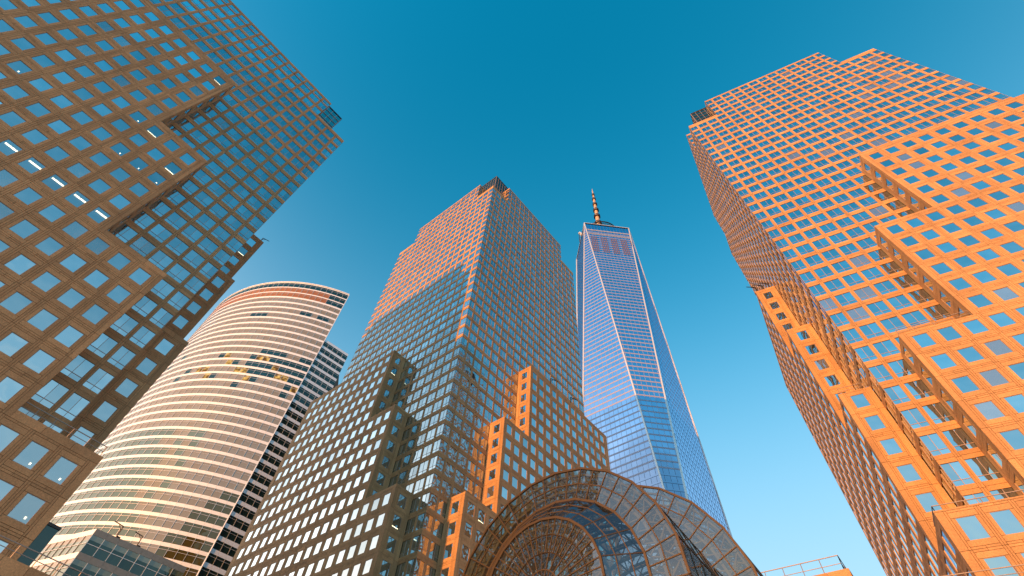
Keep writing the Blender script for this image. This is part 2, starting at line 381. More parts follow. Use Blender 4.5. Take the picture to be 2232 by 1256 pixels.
        if z1-ztop > 2.3:
            zz = z1-1.0
            for a, b, pier in edges:
                a_ = a+(.28 if pier else 0); b_ = b-.28
                if pier: s.pan(f, a-.28, a, ztop, zz); s.pan(f, a, a+.28, ztop, zz)
                s.pan(f, a_, b_, ztop, ztop+.5); s.pan(f, a_, b_, ztop+.5, ztop+1.0) if zz-ztop > 2.6 else None
                s.win(f, a_, b_, ztop+(1.0 if zz-ztop > 2.6 else .5), zz, 'curtain')
            ztop = zz
        xs = [x0]+[q[1] for q in edges[:-1]]+[x1]
        for a, b in zip(xs, xs[1:]): s.pan(f, a, b, ztop, ztop+(z1-ztop)*.5); s.pan(f, a, b, ztop+(z1-ztop)*.5, z1)
    def build(s):
        D, W, F_ = s.D, s.W, s.far; c0, c1 = D, D+W; n0, n1 = s.notch
        hS, hT, T = s.hS, s.hT, s.tiers
        # masses behind the facades
        s.vol(c0, c1, c0, c1, 0, hS-.05)
        s.vol(c0+n0, c1-n1, c0, c1, hS-.05, hT-.05); s.vol(c0, c1, c0+n0, c1-n1, hS-.05, hT-.05)
        ends = [0.0, 9.2, 18.3, 27.35]   # tier 4 (lowest) .. tier 1
        hts = [T[3], T[2], T[1], T[0]]
        for k in range(4):
            lo = 0 if k == 0 else hts[k-1]-.05
            a0 = ends[k]
            for sw in (0, 1):
                A = (a0, F_, 0, D) if not sw else (0, D, a0, F_)
                if k == 0 and sw: A = (0, D, D, F_)
                s.vol(*A, lo, hts[k]-.05)
            # the two sides that face away
            s.vol(0, F_, c1, F_, lo, hts[k]-.05); s.vol(c1, F_, 0, F_, lo, hts[k]-.05)
        for sw in (0, 1):
            uu, nn = (s.eA, -s.eB) if not sw else (s.eB, -s.eA)
            P0 = lambda x, y: (s.pt(x, y, 0) if not sw else s.pt(y, x, 0))
            # curtain-wall core
            f = (P0(0, D), uu, nn)
            zs0 = [(c0, 9.2+.0, T[3]), (9.2, 18.3, T[2]), (18.3, 27.35, T[1]), (27.35, c1, T[0])]
            # the four strips above the tiers, merged by running the wall per cell
            for zb, zt in s.floors(T[3]-FH, hS-.9, s.zc):
                e = 6.8; cells = [(c0, e, False)]
                while e+BAY <= c1+.05: cells.append((e, e+BAY, True)); e += BAY
                if c1-e > .5: cells.append((e, c1+.28, True))
                for a, b, p in cells:
                    lim = [z for (q0, q1, z) in zs0 if q0-.01 <= (a+b)/2 < q1+.3][0]
                    if zt > lim+.3: s.curtain_cell(f, a, b, zb, zt, p)
            fl = s.floors(T[3], hS-.9, s.zc); ztop = fl[-1][1]-.45
            for a, b in ((c0, c0+n0), (c1-n1, c1)):
                m = (a+b)/2
                for q0, q1 in ((a, m), (m, b)):
                    s.pan(f, q0, q1, ztop, ztop+(hS-ztop)/2); s.pan(f, q0, q1, ztop+(hS-ztop)/2, hS)
            s.curtain_wall(f, c0+n0, c1-n1, ztop+.4, hT, 6.8)
            # inner cheeks of the corner notch and of the far notch
            g = (P0(c0+n0, D), (s.eB if not sw else s.eA), -(uu))
            gu = s.eB if not sw else s.eA
            s.curtain_wall((P0(c0+n0, D), gu, -uu), 0.0, n0, hS, hT, 2.3)
            # stone wraps
            for k in range(4):
                gt = lambda z: s.floors(0, z, s.zc)[-1][1]   # top of the last whole floor
                lo = 0 if k == 0 else gt(hts[k-1])
                x0 = ends[k]
                s.stone_wall((P0(0, 0), uu, nn), x0, F_, lo, hts[k], 9.8-2*BAY if k else 0.8, xp=ends[k+1] if k < 3 else None)
                if k:   # end face of the tier
                    eu = s.eB if not sw else s.eA
                    s.stone_wall((P0(x0, 0), eu, -uu), 0, D, lo, hts[k], 0, centre=2.2)
        # far faces, plain panels with windows are not seen: one coarse skin
        s.mb.build('wall', s.root)
        s.P.flush(); objs = s.Wn.flush()
        # lamps behind the lit windows
        for q, c in s.lit:
            for ob, o, u, v, n in objs:
                if np.linalg.norm((o+u*.8+v*1.0)-c) < 1.2 and not ob.get('_lamp'):
                    ob['_lamp'] = 1; b = MB()
                    if q[5] == 'bar': b.box(vec(.06, 1.35, .05), X3*1.5, Y3*.24, Z3*.02, M['light'], True)
                    elif q[5] == 'spot': b.box(vec(.35, .35, .05), X3*.16, Y3*.2, Z3*.02, M['light'], True)
                    elif q[5] == 'low': b.box(vec(.1, .12, .05), X3*1.45, Y3*.14, Z3*.02, M['light'], True)
                    me = b.build('ceiling_light'); me.parent = ob
                    break
        return s

def crown(parent, name, corner, e1, e2, L1, L2, z0, z1):
    """glass screen box standing on the roof behind the parapet"""
    b = MB(); b.box(corner+UP*z0, e1*L1, e2*L2, UP*(z1-z0), M['darkg'], True)
    ob = b.build(name, parent)
    r = MB(); f = MB()
    for base, e, n, LL in ((corner, e1, -e2, L1), (corner, e2, -e1, L2)):
        k = 0
        while k*1.5 <= LL+.01: f.box(base+e*(k*1.5)+UP*z0, e*.08, UP*(z1-z0), n*.10, M['mull']); k += 1
        for z in np.arange(z0+1.2, z1, 2.4): f.box(base+UP*z, e*LL, UP*.08, n*.13, M['mull'])
        f.box(base+UP*(z1-.25), e*LL, UP*.25, n*.16, M['metal'])
    f.build('screen_frame', ob)
    return ob

# towers' own places: corner of the low wrap, directions of the two faces
cB, cA = bear(44.891), bear(-45.109)
lB, lA = bear(44.408), bear(-45.592)
rE, rN = bear(122.4427), bear(32.4427)
PC, PL, PR = vec(-9.589, 97.447), vec(-60.931, 31.068), vec(64.05, 42.30)
OC = PC-9.0*(cA+cB)
OLf = PL+lB*29.36
OR = PR-rE*17.05-rN*4.5
TW = {}
LIT = []
def lit(x, y, t, kind='bar', r=14): LIT.append([x, y, None, r, lambda t=t: TW.get(t), kind])
for x, y in ((20, 318), (66, 358), (118, 396), (166, 431), (212, 467)): lit(x, y, 'L', 'bar')
for x, y in ((36, 145), (265, 322), (302, 357), (340, 388), (300, 260)): lit(x, y, 'L', 'spot')
for x, y in ((478, 175), (335, 285), (375, 365), (535, 550), (500, 590)): lit(x, y, 'L', 'low')
for x, y in ((140, 1020), (70, 990), (60, 1105)): lit(x, y, 'L', 'spot', 22)
for x, y in ((877, 790), (865, 813), (1052, 1125), (870, 1140)): lit(x, y, 'C', 'low', 9)

TW['C'] = Tower('granite_glass_tower', 'tallest stepped granite and glass tower standing corner-on behind the glass vault', OC, cB, cA, 98.04, 56.2, (9.2, 9.0), 184.8, 197.0, (100.6, 77.8, 55.1, 32.4), 0, 0); TW['C'].build()
TW['L'] = Tower('granite_glass_tower', 'shaded brown granite tower with blue reflecting windows leaning in from the left', OLf, -lB, lA, 96.6, 56.0, (9.0, 9.0), 122.1, 131.6, (99.2, 76.6, 53.9, 31.3), 0, 0); TW['L'].build()
TW['R'] = Tower('granite_glass_tower', 'sunlit orange granite tower with dark blue windows filling the right side', OR, rE, rN, 99.05, 55.1, (9.1, 9.0), 159.3, 173.4, (101.6, 78.8, 55.6, 33.1), 0, 0); TW['R'].build()
CCn = PC-4.5*(cA+cB); OLc = PL+lB*24.86+lA*4.5; RCc = PR-rE*12.55
crown(TW['C'].root, 'roof_screen', CCn+5.57*(cA+cB)*.7071*1.4142*.7071*1.0, cB, cA, 48, 48, 184.8, 205.6)
crown(TW['L'].root, 'roof_screen', OLc+4.45*(-lB+lA), -lB, lA, 44, 44, 122.0, 137.8)
crown(TW['R'].root, 'roof_screen', RCc+4.2*(rE+rN), rE, rN, 44, 44, 159.3, 178.0)

# ------------------------------------------------------------------ curved office tower
M['greyband'] = plain('grey_metal_panel', (0.24, 0.27, 0.27), .4, .2)
def curved_tower():
    Gc = vec(-119.6, 266.0); Rg = 74.6; FHg = 4.35; ztop = 228.0
    root = thing('curved_office_tower', 'white banded office tower with convex curved front between the two granite towers', 'office tower', tuple(vec(-92.6, 196.5)))
    P = Pieces(root, 'window_pane', 'far_window_panes', 290); B = Pieces(root, 'spandrel_panel', 'far_spandrel_panels', 290)
    a0 = math.atan2(27.0, -69.5); step = 3.2/Rg; ncol = 36
    mb = MB()
    def cyl(a, z, r=0.0): return Gc+(Rg+r)*vec(math.sin(a), math.cos(a))+UP*z
    def pane_fn(w, h, g, tr=True):
        def fn(b):
            rows = [0, h*.70, h] if tr else [0, h]
            for e, q in zip(rows, rows[1:]):
                j = [random.uniform(-.01, .01) for _ in range(4)]
                b.poly([vec(0, e, j[0]), vec(w, e, j[1]), vec(w, q, j[2]), vec(0, q, j[3])], M[g])
            b.box(vec(-.06, 0, -.02), X3*.12, Y3*h, Z3*.20, M['steel'])
            if tr: b.box(vec(.06, h*.70-.05, -.02), X3*(w-.12), Y3*.10, Z3*.14, M['steel'])
        return fn
    rows = int(ztop//FHg)+1
    rnd = random.Random(3)
    dark_rows = {5: (6, 4), 8: (1, 5)}
    for i in range(rows):
        zt = ztop-i*FHg; zb = zt-FHg
        if zb < 0: break
        sp = .8 if i < 3 else 1.25
        for k in range(ncol):
            A = a0+k*step; Bn = A+step
            p, q = cyl(Bn, 0), cyl(A, 0); u = (q-p); wd = np.linalg.norm(u); u = u/wd; n = np.cross(u, UP)
            if n@(p-Gc) < 0: n = -n
            g = 'blind'
            if i == 0: g = 'darkg'
            elif i in (1, 2): g = 'louver' if k > 2 else 'darkg'
            elif i == 5 and k in (1, 2, 4, 5): g = 'darkg'
            elif i in (6,) and 10 < k < 14: g = 'darkg'
            elif 12 <= i <= 17:
                t = rnd.random(); ph = (k//2+i) % 3
                g = 'darkg' if (k < 9 and ph != 1 and i < 16) or t < .08 else 'blind'
                if 13 <= i <= 16 and ph == 1 and k < 16: g = 'gold'
            elif i >= 23 and k > 10-(i-24)*.2+rnd.uniform(-3, 3): g = 'blindg'
            elif i >= 28 and k < min(5, 2+(i-28)*.6): g = 'olive'
            if i == 34 and k > 3: g = 'louver'
            if g == 'gold' and rnd.random() < .35: g = 'darkg'
            B.add(('band', round(sp, 2), round(wd, 2)), (lambda sp, wd: (lambda b: b.box(vec(.02, .02, -.1), X3*(wd-.04), Y3*(sp-.04), Z3*.16, M['white'])))(sp, wd), p+UP*(zt-sp), u, UP, n, wd, sp)
            h = FHg-sp
            P.add(('gpane'+g, round(h, 2)), pane_fn(wd, h, g, True), p+UP*zb, u, UP, n, wd, h)
    # mass behind the front
    pts = [cyl(a0+k*step, 0, -.14) for k in range(ncol+1)]; back = [vec(-78, 222), vec(-95, 300), vec(-185, 330)]
    low = [vec(-92.7, 196.8), ]+[vec(-76.6, 209.6)]
    ring = pts+[vec(-200, 300), vec(-100, 310), vec(-86, 214)]
    def prism(ring, z0, z1, m):
        n_ = len(ring)
        for i in range(n_): a, b = ring[i], ring[(i+1) % n_]; mb.poly([a+UP*z0, b+UP*z0, b+UP*z1, a+UP*z1], m)
        mb.poly([r+UP*z1 for r in ring], m)
    prism(ring, 0, 190.3, M['joint'])
    thin = pts+[cyl(a0+k*step, 0, -1.2) for k in range(ncol, -1, -1)]
    prism(thin, 190.3, ztop-.3, M['joint'])
    # flat flank, lower than the curved screen
    e = bear(51.0); nn = np.cross(e, UP)
    if nn@(-Gc) < 0: nn = -nn
    P0 = vec(-92.6, 196.5); Lf = 15.2; zt_f = 190.5; nc = 5; wd = Lf/nc
    z = zt_f; first = True
    while z-FHg > 0:
        for k in range(nc):
            sp = 1.5
            B.add(('fband', round(wd, 2)), (lambda wd: (lambda b: b.box(vec(.02, .02, -.1), X3*(wd-.04), Y3*(1.5-.04), Z3*.16, M['white'])))(wd), P0+e*(k*wd)+UP*(z-sp), e, UP, nn, wd, sp)
            P.add(('fpane', round(wd, 2)), pane_fn(wd, FHg-sp, 'darkg'), P0+e*(k*wd)+UP*(z-FHg), e, UP, nn, wd, FHg-sp)
        z -= FHg
    F0 = P0-nn*.12; F1 = F0+e*Lf
    mb.poly([F0, F1, F1+UP*zt_f, F0+UP*zt_f], M['joint']); mb.poly([F1, F1-nn*60, F1-nn*60+UP*zt_f, F1+UP*zt_f], M['joint'])
    mb.poly([F0+UP*zt_f, F1+UP*zt_f, F1-nn*60+UP*zt_f, F0-nn*60+UP*zt_f], M['joint'])
    c = MB()
    for k in range(ncol): c.bar(cyl(a0+k*step, ztop+.15, .12), cyl(a0+(k+1)*step, ztop+.15, .12), .5, M['white'], .5)
    c.bar(P0+UP*0+nn*.1, P0+UP*ztop+nn*.1, .35, M['steel'])
    mb.build('wall', root); P.flush(); B.flush(); c.build('cornice', root)
    # trading-floor block standing in front
    Q = vec(-87.0, 126.7); zq = 57.3; fq = 4.9
    r2 = thing('glass_podium_block', 'low dark glass office block with white bands in front of the curved tower', 'office block', tuple(Q))
    P2 = Pieces(r2, 'window_pane', 'far_window_panes', 290); B2 = Pieces(r2, 'spandrel_panel', 'far_spandrel_panels', 290)
    e1 = bear(51.0); e2 = vec(-13.6, 7.6); l2 = np.linalg.norm(e2); e2 = e2/l2
    n1 = np.cross(e1, UP); n1 = n1 if n1@(-Q) > 0 else -n1; n2 = np.cross(e2, UP); n2 = n2 if n2@(-Q) > 0 else -n2
    for e_, n_, LL, wd, g in ((e1, n1, 22.4, 2.8, 'darkg'), (e2, n2, l2+3.2, 2.35, 'blindg')):
        z = zq; m_ = int(round(LL/wd)); wd = LL/m_
        while z-fq > 0:
            for k in range(m_):
                # keep u to the right of the outward normal
                o = Q+e_*(k*wd); u = e_
                if np.cross(u, UP)@n_ < 0: o = Q+e_*((k+1)*wd); u = -e_
                B2.add(('pband'+g, round(wd, 2)), (lambda wd, g: (lambda b: b.box(vec(.02, .02, -.1), X3*(wd-.04), Y3*(1.3-.04), Z3*.16, M['greyband' if g == 'darkg' else 'white'])))(wd, g), o+UP*(z-1.3), u, UP, n_, wd, 1.3)
                def fn(b, wd=wd, g=g):
                    h = fq-1.3
                    b.poly([vec(0, 0, 0), vec(wd, 0, random.uniform(-.01, .01)), vec(wd, h*.5, 0), vec(0, h*.5, random.uniform(-.01, .01))], M['darkg' if g == 'darkg' else 'blindg'])
                    b.poly([vec(0, h*.5, 0), vec(wd, h*.5, 0), vec(wd, h*.72, 0), vec(0, h*.72, 0)], M['darkg' if g == 'darkg' else 'blindg'])
                    b.poly([vec(0, h*.72, 0), vec(wd, h*.72, 0), vec(wd, h, 0), vec(0, h, 0)], M['blindg' if g == 'darkg' else 'blind'])
                    b.box(vec(-.05, 0, -.02), X3*.10, Y3*h, Z3*.22, M['steel']); b.box(vec(.05, h*.5-.05, -.02), X3*(wd-.1), Y3*.1, Z3*.14, M['steel'])
                P2.add(('ppane'+g, round(wd, 2)), fn, o+UP*(z-fq), u, UP, n_, wd, fq-1.3)
            z -= fq
    P2.flush(); B2.flush(); m2 = MB()
    a, b, c_ = Q-n1*.12-n2*.12, Q+e1*22.4-n1*.12, Q+e2*(l2+3.2)-n2*.12
    bb = b-n1*30; cc = c_-n1*30
    for p, q in ((a, b), (b, bb), (bb, cc), (cc, c_), (c_, a)): m2.poly([p, q, q+UP*(zq-.05), p+UP*(zq-.05)], M['joint'])
    m2.poly([x+UP*(zq-.05) for x in (a, b, bb, cc, c_)], M['joint'])
    m2.build('wall', r2)
    return Q, e1, zq
GQ, GE, GZ = curved_tower()

# ------------------------------------------------------------------ faceted skyscraper
def faceted():
    c = vec(90.95, 257.77); th = -45.42; s_ = .984; zt, zb = 417.0, 56.0
    root = thing('faceted_glass_skyscraper', 'tallest blue glass skyscraper of long triangular facets carrying a spire', 'skyscraper', tuple(c))
    T = [c+s_*31.2*bear(th+90*k)+UP*zt for k in range(4)]
    B = [c+s_*44.2*bear(th+45+90*k)+UP*zb for k in range(4)]
    P = Pieces(root, 'glass_pane', 'far_glass_panes', 290); P.items = []
    bulk = MB(); bands = MB(); lvs = {}
    FHw = 3.9; rnd = random.Random(11)
    def facet(p0, p1, apex, up, tag):
        # p0-p1 horizontal edge, apex the single corner; rows of panes between
        zA, zB = (zb, zt)
        ec = (p0+p1)/2; n = np.cross(p1-p0, apex-p0); n /= np.linalg.norm(n)
        if n@(ec-c) < 0: n = -n
        hz = (p1-p0)/np.linalg.norm(p1-p0)
        rows = int((zt-zb)/FHw)
        for i in range(rows):
            z0 = zb+i*FHw; z1 = z0+FHw
            def seg(z):
                t = (z-zb)/(zt-zb) if up else (zt-z)/(zt-zb)     # 0 at the edge, 1 at the apex
                return p0+(apex-p0)*t, p1+(apex-p1)*t
            if True:
                spz = z0+.95; a0, a1 = seg(z0); b0, b1 = seg(spz); c0_, c1_ = seg(z1)
                wtop = np.linalg.norm(c1_-c0_); wbot = np.linalg.norm(a1-a0)
                if max(wtop, wbot) < 1.0: continue
                # spandrel band across the facet, a little proud of the glass
                sunlit_zone = z0 > 150
                lv_zone = tag == 'front' and 362 < z0 < 388
                glassband = 'wband' if (z0 < 404 and z0 > 150 and tag) else 'wglass'  # sunlit bands painted pale up here; shaded floors below swap to glass
                mid0 = (a0+a1)/2
                xs = np.arange(-33, 33.1, 3.05)
                def at(z, x):
                    q0, q1 = seg(z); m = (q0+q1)/2; hw = np.linalg.norm(q1-q0)/2; return m+hz*max(-hw, min(hw, x))
                for x0, x1 in zip(xs, xs[1:]):
                    q = [at(z0, x0), at(z0, x1), at(spz, x1), at(spz, x0)]
                    if np.linalg.norm(q[1]-q[0])+np.linalg.norm(q[2]-q[3]) > .1:
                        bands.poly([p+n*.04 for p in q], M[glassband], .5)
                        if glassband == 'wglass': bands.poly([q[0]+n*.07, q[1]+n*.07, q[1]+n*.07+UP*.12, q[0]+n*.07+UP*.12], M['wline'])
                    q = [at(spz, x0), at(spz, x1), at(z1, x1), at(z1, x0)]
                    if np.linalg.norm(q[1]-q[0])+np.linalg.norm(q[2]-q[3]) < .1: continue
                    if lv_zone and (int((x0+33)//3.05) % 3 != 2):
                        bank = lvs.setdefault(int((x0+33)//3.05)//3, MB())
                        for t in (0, .5):
                            a = at(z0, x0+t*3.05); b = at(z1, x0+t*3.05); bank.bar(a+n*.1, b+n*.1, .55, M['louver_dark'], .3)
                    j = [rnd.uniform(-.006, .006) for _ in range(4)]
                    bulk.poly([p+n*jj for p, jj in zip(q, j)], M['wglass'], rnd.uniform(.35, .65))
                    # mullion
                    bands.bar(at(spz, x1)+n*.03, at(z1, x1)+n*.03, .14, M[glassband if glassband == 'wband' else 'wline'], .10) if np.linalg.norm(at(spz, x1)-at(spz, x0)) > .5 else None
        return n
    # inverted facets hang from a top edge to a base corner, upright ones stand on a base edge
    for k in range(4):
        facet(T[k], T[(k+1) % 4], B[k], False, 'front' if k == 2 else '')
        facet(B[k], B[(k+1) % 4], T[(k+1) % 4], True, 'side' if k == 2 else '')
    g = bulk.build('far_glass_panes', root); g['kind'] = 'stuff'
    b = bands.build('far_spandrel_bands', root); b['kind'] = 'stuff'
    for bank in lvs.values():
        if bank.v: bank.build('louver_bank', root)
    # base, edge trims, parapet
    eb = MB()
    for k in range(4):
        a, q = B[k], B[(k+1) % 4]; eb.poly([a-UP*zb, q-UP*zb, q, a], M['wband'])
    eb.poly([t-UP*.4 for t in T], M['joint']); eb.build('base_wall', root)
    for k in range(4):
        for p, q in ((T[k], B[k]), (T[(k+1) % 4], B[k]), (T[k], T[(k+1) % 4])):
            e = MB(); e.bar(p, q, .85, M['steel'], .85); e.build('edge_trim', root)
    # dark core so the inside is closed
    # bright reflector lines on the mechanical floors
    rl = MB()
    for zz in (404, 397):
        t = (zt-zz)/(zt-zb); a = T[2]+(B[2]-T[2])*t; q = T[3]+(B[2]-T[3])*t; rl.bar(a-(a-c)*.0, q, .7, M['steel'], .8)
    rl.build('parapet_band', root)
    # ring and spire
    ring = MB(); n_ = 48
    for i in range(n_):
        p, q = [c+17.6*vec(math.cos(t), math.sin(t)) for t in (2*math.pi*i/n_, 2*math.pi*(i+1)/n_)]
        for z, ww in ((424, .8), (428, .4), (431.5, .9)): ring.bar(p+UP*z, q+UP*z, ww, M['metal'], ww)
        ring.bar(p+UP*424, q+UP*432, .3, M['metal']); ring.bar(p*1+UP*417, p+UP*424, .35, M['metal'])
        ring.poly([p+UP*426, q+UP*426, c+UP*427+(q-c)*.8, c+UP*427+(p-c)*.8], M['metal'])
    ring.build('antenna_ring', root)
    sp = MB(); segs = [(417, 2.6), (450, 2.4), (470, 2.1), (490, 1.7), (508, 1.35), (522, .95), (534, .6), (541, .12)]
    def lathe(mb, prof, m, k=14):
        for (z0, r0), (z1, r1) in zip(prof, prof[1:]):
            for i in range(k):
                a, b_ = 2*math.pi*i/k, 2*math.pi*(i+1)/k
                mb.poly([c+vec(r0*math.cos(a), r0*math.sin(a), z0), c+vec(r0*math.cos(b_), r0*math.sin(b_), z0), c+vec(r1*math.cos(b_), r1*math.sin(b_), z1), c+vec(r1*math.cos(a), r1*math.sin(a), z1)], m)
    lathe(sp, segs, M['spire']); sp.build('spire_mast', root)
    for z, r in ((456, 3.9), (471, 3.5), (485, 3.1), (499, 2.6), (512, 2.1), (523, 1.6)):
        pl = MB(); lathe(pl, [(z, .5), (z, r), (z+.9, r), (z+.9, .5)], M['metal']); 
        for i in range(10):
            a = 2*math.pi*i/10; pl.bar(c+vec(r*math.cos(a), r*math.sin(a), z), c+vec(r*math.cos(a), r*math.sin(a), z+3.0), .25, M['metal'])
        lathe(pl, [(z+3, r*.8), (z+3, r), (z+3.4, r), (z+3.4, r*.8)], M['metal']); pl.build('mast_platform', root)
    # window-washing arm leaning out over the edge
    k = MB(); p = T[3]+(T[0]-T[3])*.35; o = (p-c); o[2] = 0; o /= np.linalg.norm(o)
    k.bar(p-o*3+UP*1, p+o*2.5+UP*5, 2.0, M['white'], 2.0); k.bar(p+o*2.5+UP*5, p+o*3-UP*12, .5, M['metal']); k.build('washing_arm', root)
M['louver_dark'] = plain('dark_louver', (0.13, 0.065, 0.05), 0.6)
M['wline'] = plain('facade_line', (0.10, 0.12, 0.20), 0.4, .2)
M['spire'] = plain('spire_paint', (0.60, 0.40, 0.24), .5, .2)
faceted()

# ------------------------------------------------------------------ glass vault hall
def vault():
    ax = bear(40.0); lat = vec(math.cos(40*D2R), -math.sin(40*D2R)); l0 = -26.7; zc = 22.1
    root = thing('glass_vault_hall', 'stepped barrel-vaulted glass hall with bronze frames at the foot of the towers', 'glass hall', tuple(ax*44+lat*l0))
    P = Pieces(root, 'glass_pane', 'far_glass_panes', 295)
    fr = MB(); rims = MB(); tr = MB()
    NF = 12
    def rad(k):     # polygonal arch: k counts half facets, 24 in the half circle
        return 1.0 if k % 2 == 0 else math.cos(math.pi/NF/2)
    def pt(r, k, d):
        a = math.pi*k/(2*NF); rr = r*rad(k); return ax*d+lat*(l0+rr*math.cos(a))+UP*(zc+rr*math.sin(a))
    def pane(q):
        q = [np.asarray(p, float) for p in q]; u = q[1]-q[0]; w_ = np.linalg.norm(u); u = u/w_
        n = np.cross(u, q[3]-q[0]); n /= np.linalg.norm(n); cc = sum(q)/4
        if n@(C0-cc) < 0:
            q = [q[1], q[0], q[3], q[2]]; u = -u; n = -n
        v = np.cross(n, u); loc = [vec((p-q[0])@u, (p-q[0])@v, (p-q[0])@n) for p in q]
        def fn(b, loc=loc): b.poly(loc, M['vglass'])
        P.add(('vp',)+tuple(np.round(np.array(loc).ravel(), 2)), fn, q[0], u, v, n, w_, abs(loc[2][1]))
    def bar(mb, a, b, w_=.16, m='bronze'): mb.bar(a, b, w_*.72, M[m], w_*.72)
    def ann(r0, r1, d0, d1, nr, ks=None, step=1, w_=.15, body=True):
        ks = ks or list(range(0, 2*NF+1, step))
        rr = [r0+(r1-r0)*i/nr for i in range(nr+1)]; dd = [d0+(d1-d0)*i/nr for i in range(nr+1)]
        for i in range(nr+1):
            for a, b in zip(ks, ks[1:]): bar(fr, pt(rr[i], a, dd[i]), pt(rr[i], b, dd[i]), w_)
        for i in range(nr):
            for a in ks: bar(fr, pt(rr[i], a, dd[i]), pt(rr[i+1], a, dd[i+1]), w_)
            for a, b in zip(ks, ks[1:]): pane([pt(rr[i], a, dd[i]), pt(rr[i], b, dd[i]), pt(rr[i+1], b, dd[i+1]), pt(rr[i+1], a, dd[i+1])])
    dA, dB, dE, dF = 41.4, 44.1, 54.1, 108.0; rA, rB, rC, rE_ = 6.2, 9.25, 12.5, 15.9
    ann(1.75, 3.15, dA, dA, 1, step=2, w_=.13); ann(3.15, 4.68, dA, dA, 1, w_=.13); ann(4.68, rA, dA, dA, 1, w_=.13)
    for k in range(0, 2*NF, 2): pane([pt(.05, k, dA), pt(.05, k+2, dA), pt(1.75, k+2, dA), pt(1.75, k, dA)]); bar(fr, pt(.05, k, dA), pt(1.75, k, dA), .12)
    ann(rA, rB, dA, dB, 3, step=2, w_=.12)
    ann(rB, rC, dB, dB, 2, w_=.15)
    ann(rC, rC, dB, dE, 4, step=2, w_=.14)
    ann(rC, rE_, dE, dE, 2, w_=.15)
    ann(rE_, rE_, dE, dF, 18, step=2, w_=.16)
    # walls under the springing line
    for r, d0, d1, n_ in ((rA, dA, dB, 2), (rC, dB, dE, 4), (rE_, dE, dF, 16)):
        for sgn in (0, 2*NF):
            for i in range(n_):
                a = pt(r, sgn, d0+(d1-d0)*i/n_); b = pt(r, sgn, d0+(d1-d0)*(i+1)/n_)
                for j in range(6):
                    z0, z1 = zc*j/6, zc*(j+1)/6
                    pane([a*vec(1, 1, 0)+UP*z0, b*vec(1, 1, 0)+UP*z0, b*vec(1, 1, 0)+UP*z1, a*vec(1, 1, 0)+UP*z1]); bar(fr, a*vec(1, 1, 0)+UP*z1, b*vec(1, 1, 0)+UP*z1, .15)
                bar(fr, a*vec(1, 1, 0), a, .15)
    for r0, r1, d in ((0.0, rA, dA), (rA, rC, dB), (rC, rE_, dE)):
        for sg in (-1, 1):
            n_ = max(1, int((r1-r0)/1.6))
            for i in range(n_):
                x0, x1 = r0+(r1-r0)*i/n_, r0+(r1-r0)*(i+1)/n_
                for j in range(6):
                    z0, z1 = zc*j/6, zc*(j+1)/6
                    q = [ax*d+lat*(l0+sg*x)+UP*z for x, z in ((x0, z0), (x1, z0), (x1, z1), (x0, z1))]; pane(q); bar(fr, q[3], q[2], .14); bar(fr, q[1], q[2], .14)
    f = fr.build('frame_lattice', root)
    # heavy rims
    for r, d in ((rA, dA), (rB, dB), (rC, dB), (rC, dE), (rE_, dE), (rE_, dF)):
        rm = MB()
        for k in range(0, 2*NF, 2): rm.bar(pt(r, k, d), pt(r, k+2, d), .22, M['bronze'], .22)
        rm.build('arch_rim', root)
    # inner trusses, one object each
    def truss(ro, ri, d):
        t = MB()
        for k in range(0, 2*NF, 2):
            a, b = pt(ro, k, d), pt(ro, k+2, d); e, g_ = pt(ri, k, d), pt(ri, k+2, d)
            t.bar(e, g_, .26, M['truss'], .26); t.bar(a, b, .2, M['truss']); t.bar(a, e, .13, M['truss'])
            m = (a+b)/2; t.bar(e, m, .13, M['truss']); t.bar(m, g_, .13, M['truss'])
        for sg in (0, 2*NF): 
            t.bar(pt(ri, sg, d)*vec(1, 1, 0), pt(ri, sg, d), .3, M['truss'])
        t.build('arch_truss', root)
    for d in (41.9, 43.5): truss(rA-.35, rA-1.3, d)
    for d in (44.7, 46.2, 47.8, 49.3, 50.9, 52.3, 53.6): truss(rC-.4, rC-2.0, d)
    for d in list(np.arange(54.8, 76, 2.7))+list(np.arange(76.4, dF, 5.4)): truss(rE_-.4, rE_-2.3, d)
    # second lattice behind each glazed ring: crossing braces
    for r0, r1, d, dz in ((rB+.1, rC-.2, dB+.9, .11), (rC+.1, rE_-.2, dE+.9, .12), (3.2, rA-.1, dA+.7, .08)):
        x = MB(); n2 = 2*NF
        for k in range(0, n2):
            x.bar(pt(r0, k, d), pt(r1, k+1, d), dz, M['truss']); x.bar(pt(r1, k, d), pt(r0, k+1, d), dz, M['truss'])
            x.bar(pt((r0+r1)/2, k, d+.3), pt((r0+r1)/2, k+1, d+.3), dz*1.6, M['truss'])
            x.bar(pt(r0, k, d), pt(r0, k, d-.8), dz, M['truss']); x.bar(pt(r1, k, d), pt(r1, k, d-.8), dz, M['truss'])
        x.build('brace_ring', root)
    # purlins and braces between the trusses
    pu = MB()
    for ri, ds in ((rC-2.0, (44.7, 47.8, 50.9, 53.6)), (rE_-2.3, tuple(np.arange(54.8, 80, 5.4)))):
        for d0, d1 in zip(ds, ds[1:]):
            for k in range(2, 2*NF, 2):
                pu.bar(pt(ri, k, d0), pt(ri, k, d1), .16, M['truss'])
                pu.bar(pt(ri, k, d0), pt(ri+1.5, k+(2 if k < 2*NF-2 else 0), d1), .10, M['truss'])
    pu.build('brace_lattice', root)
    # solid inner floor galleries and back wall seen through the glass
    g = MB()
    for zz in (9.0, 16.5): g.box(ax*58+lat*(l0-13)+UP*zz, ax*46, lat*26, UP*.6, M['truss'], True)
    g.build('gallery', root)
    P.flush()
    return ax, lat, l0
WAX, WLAT, WL0 = vault()

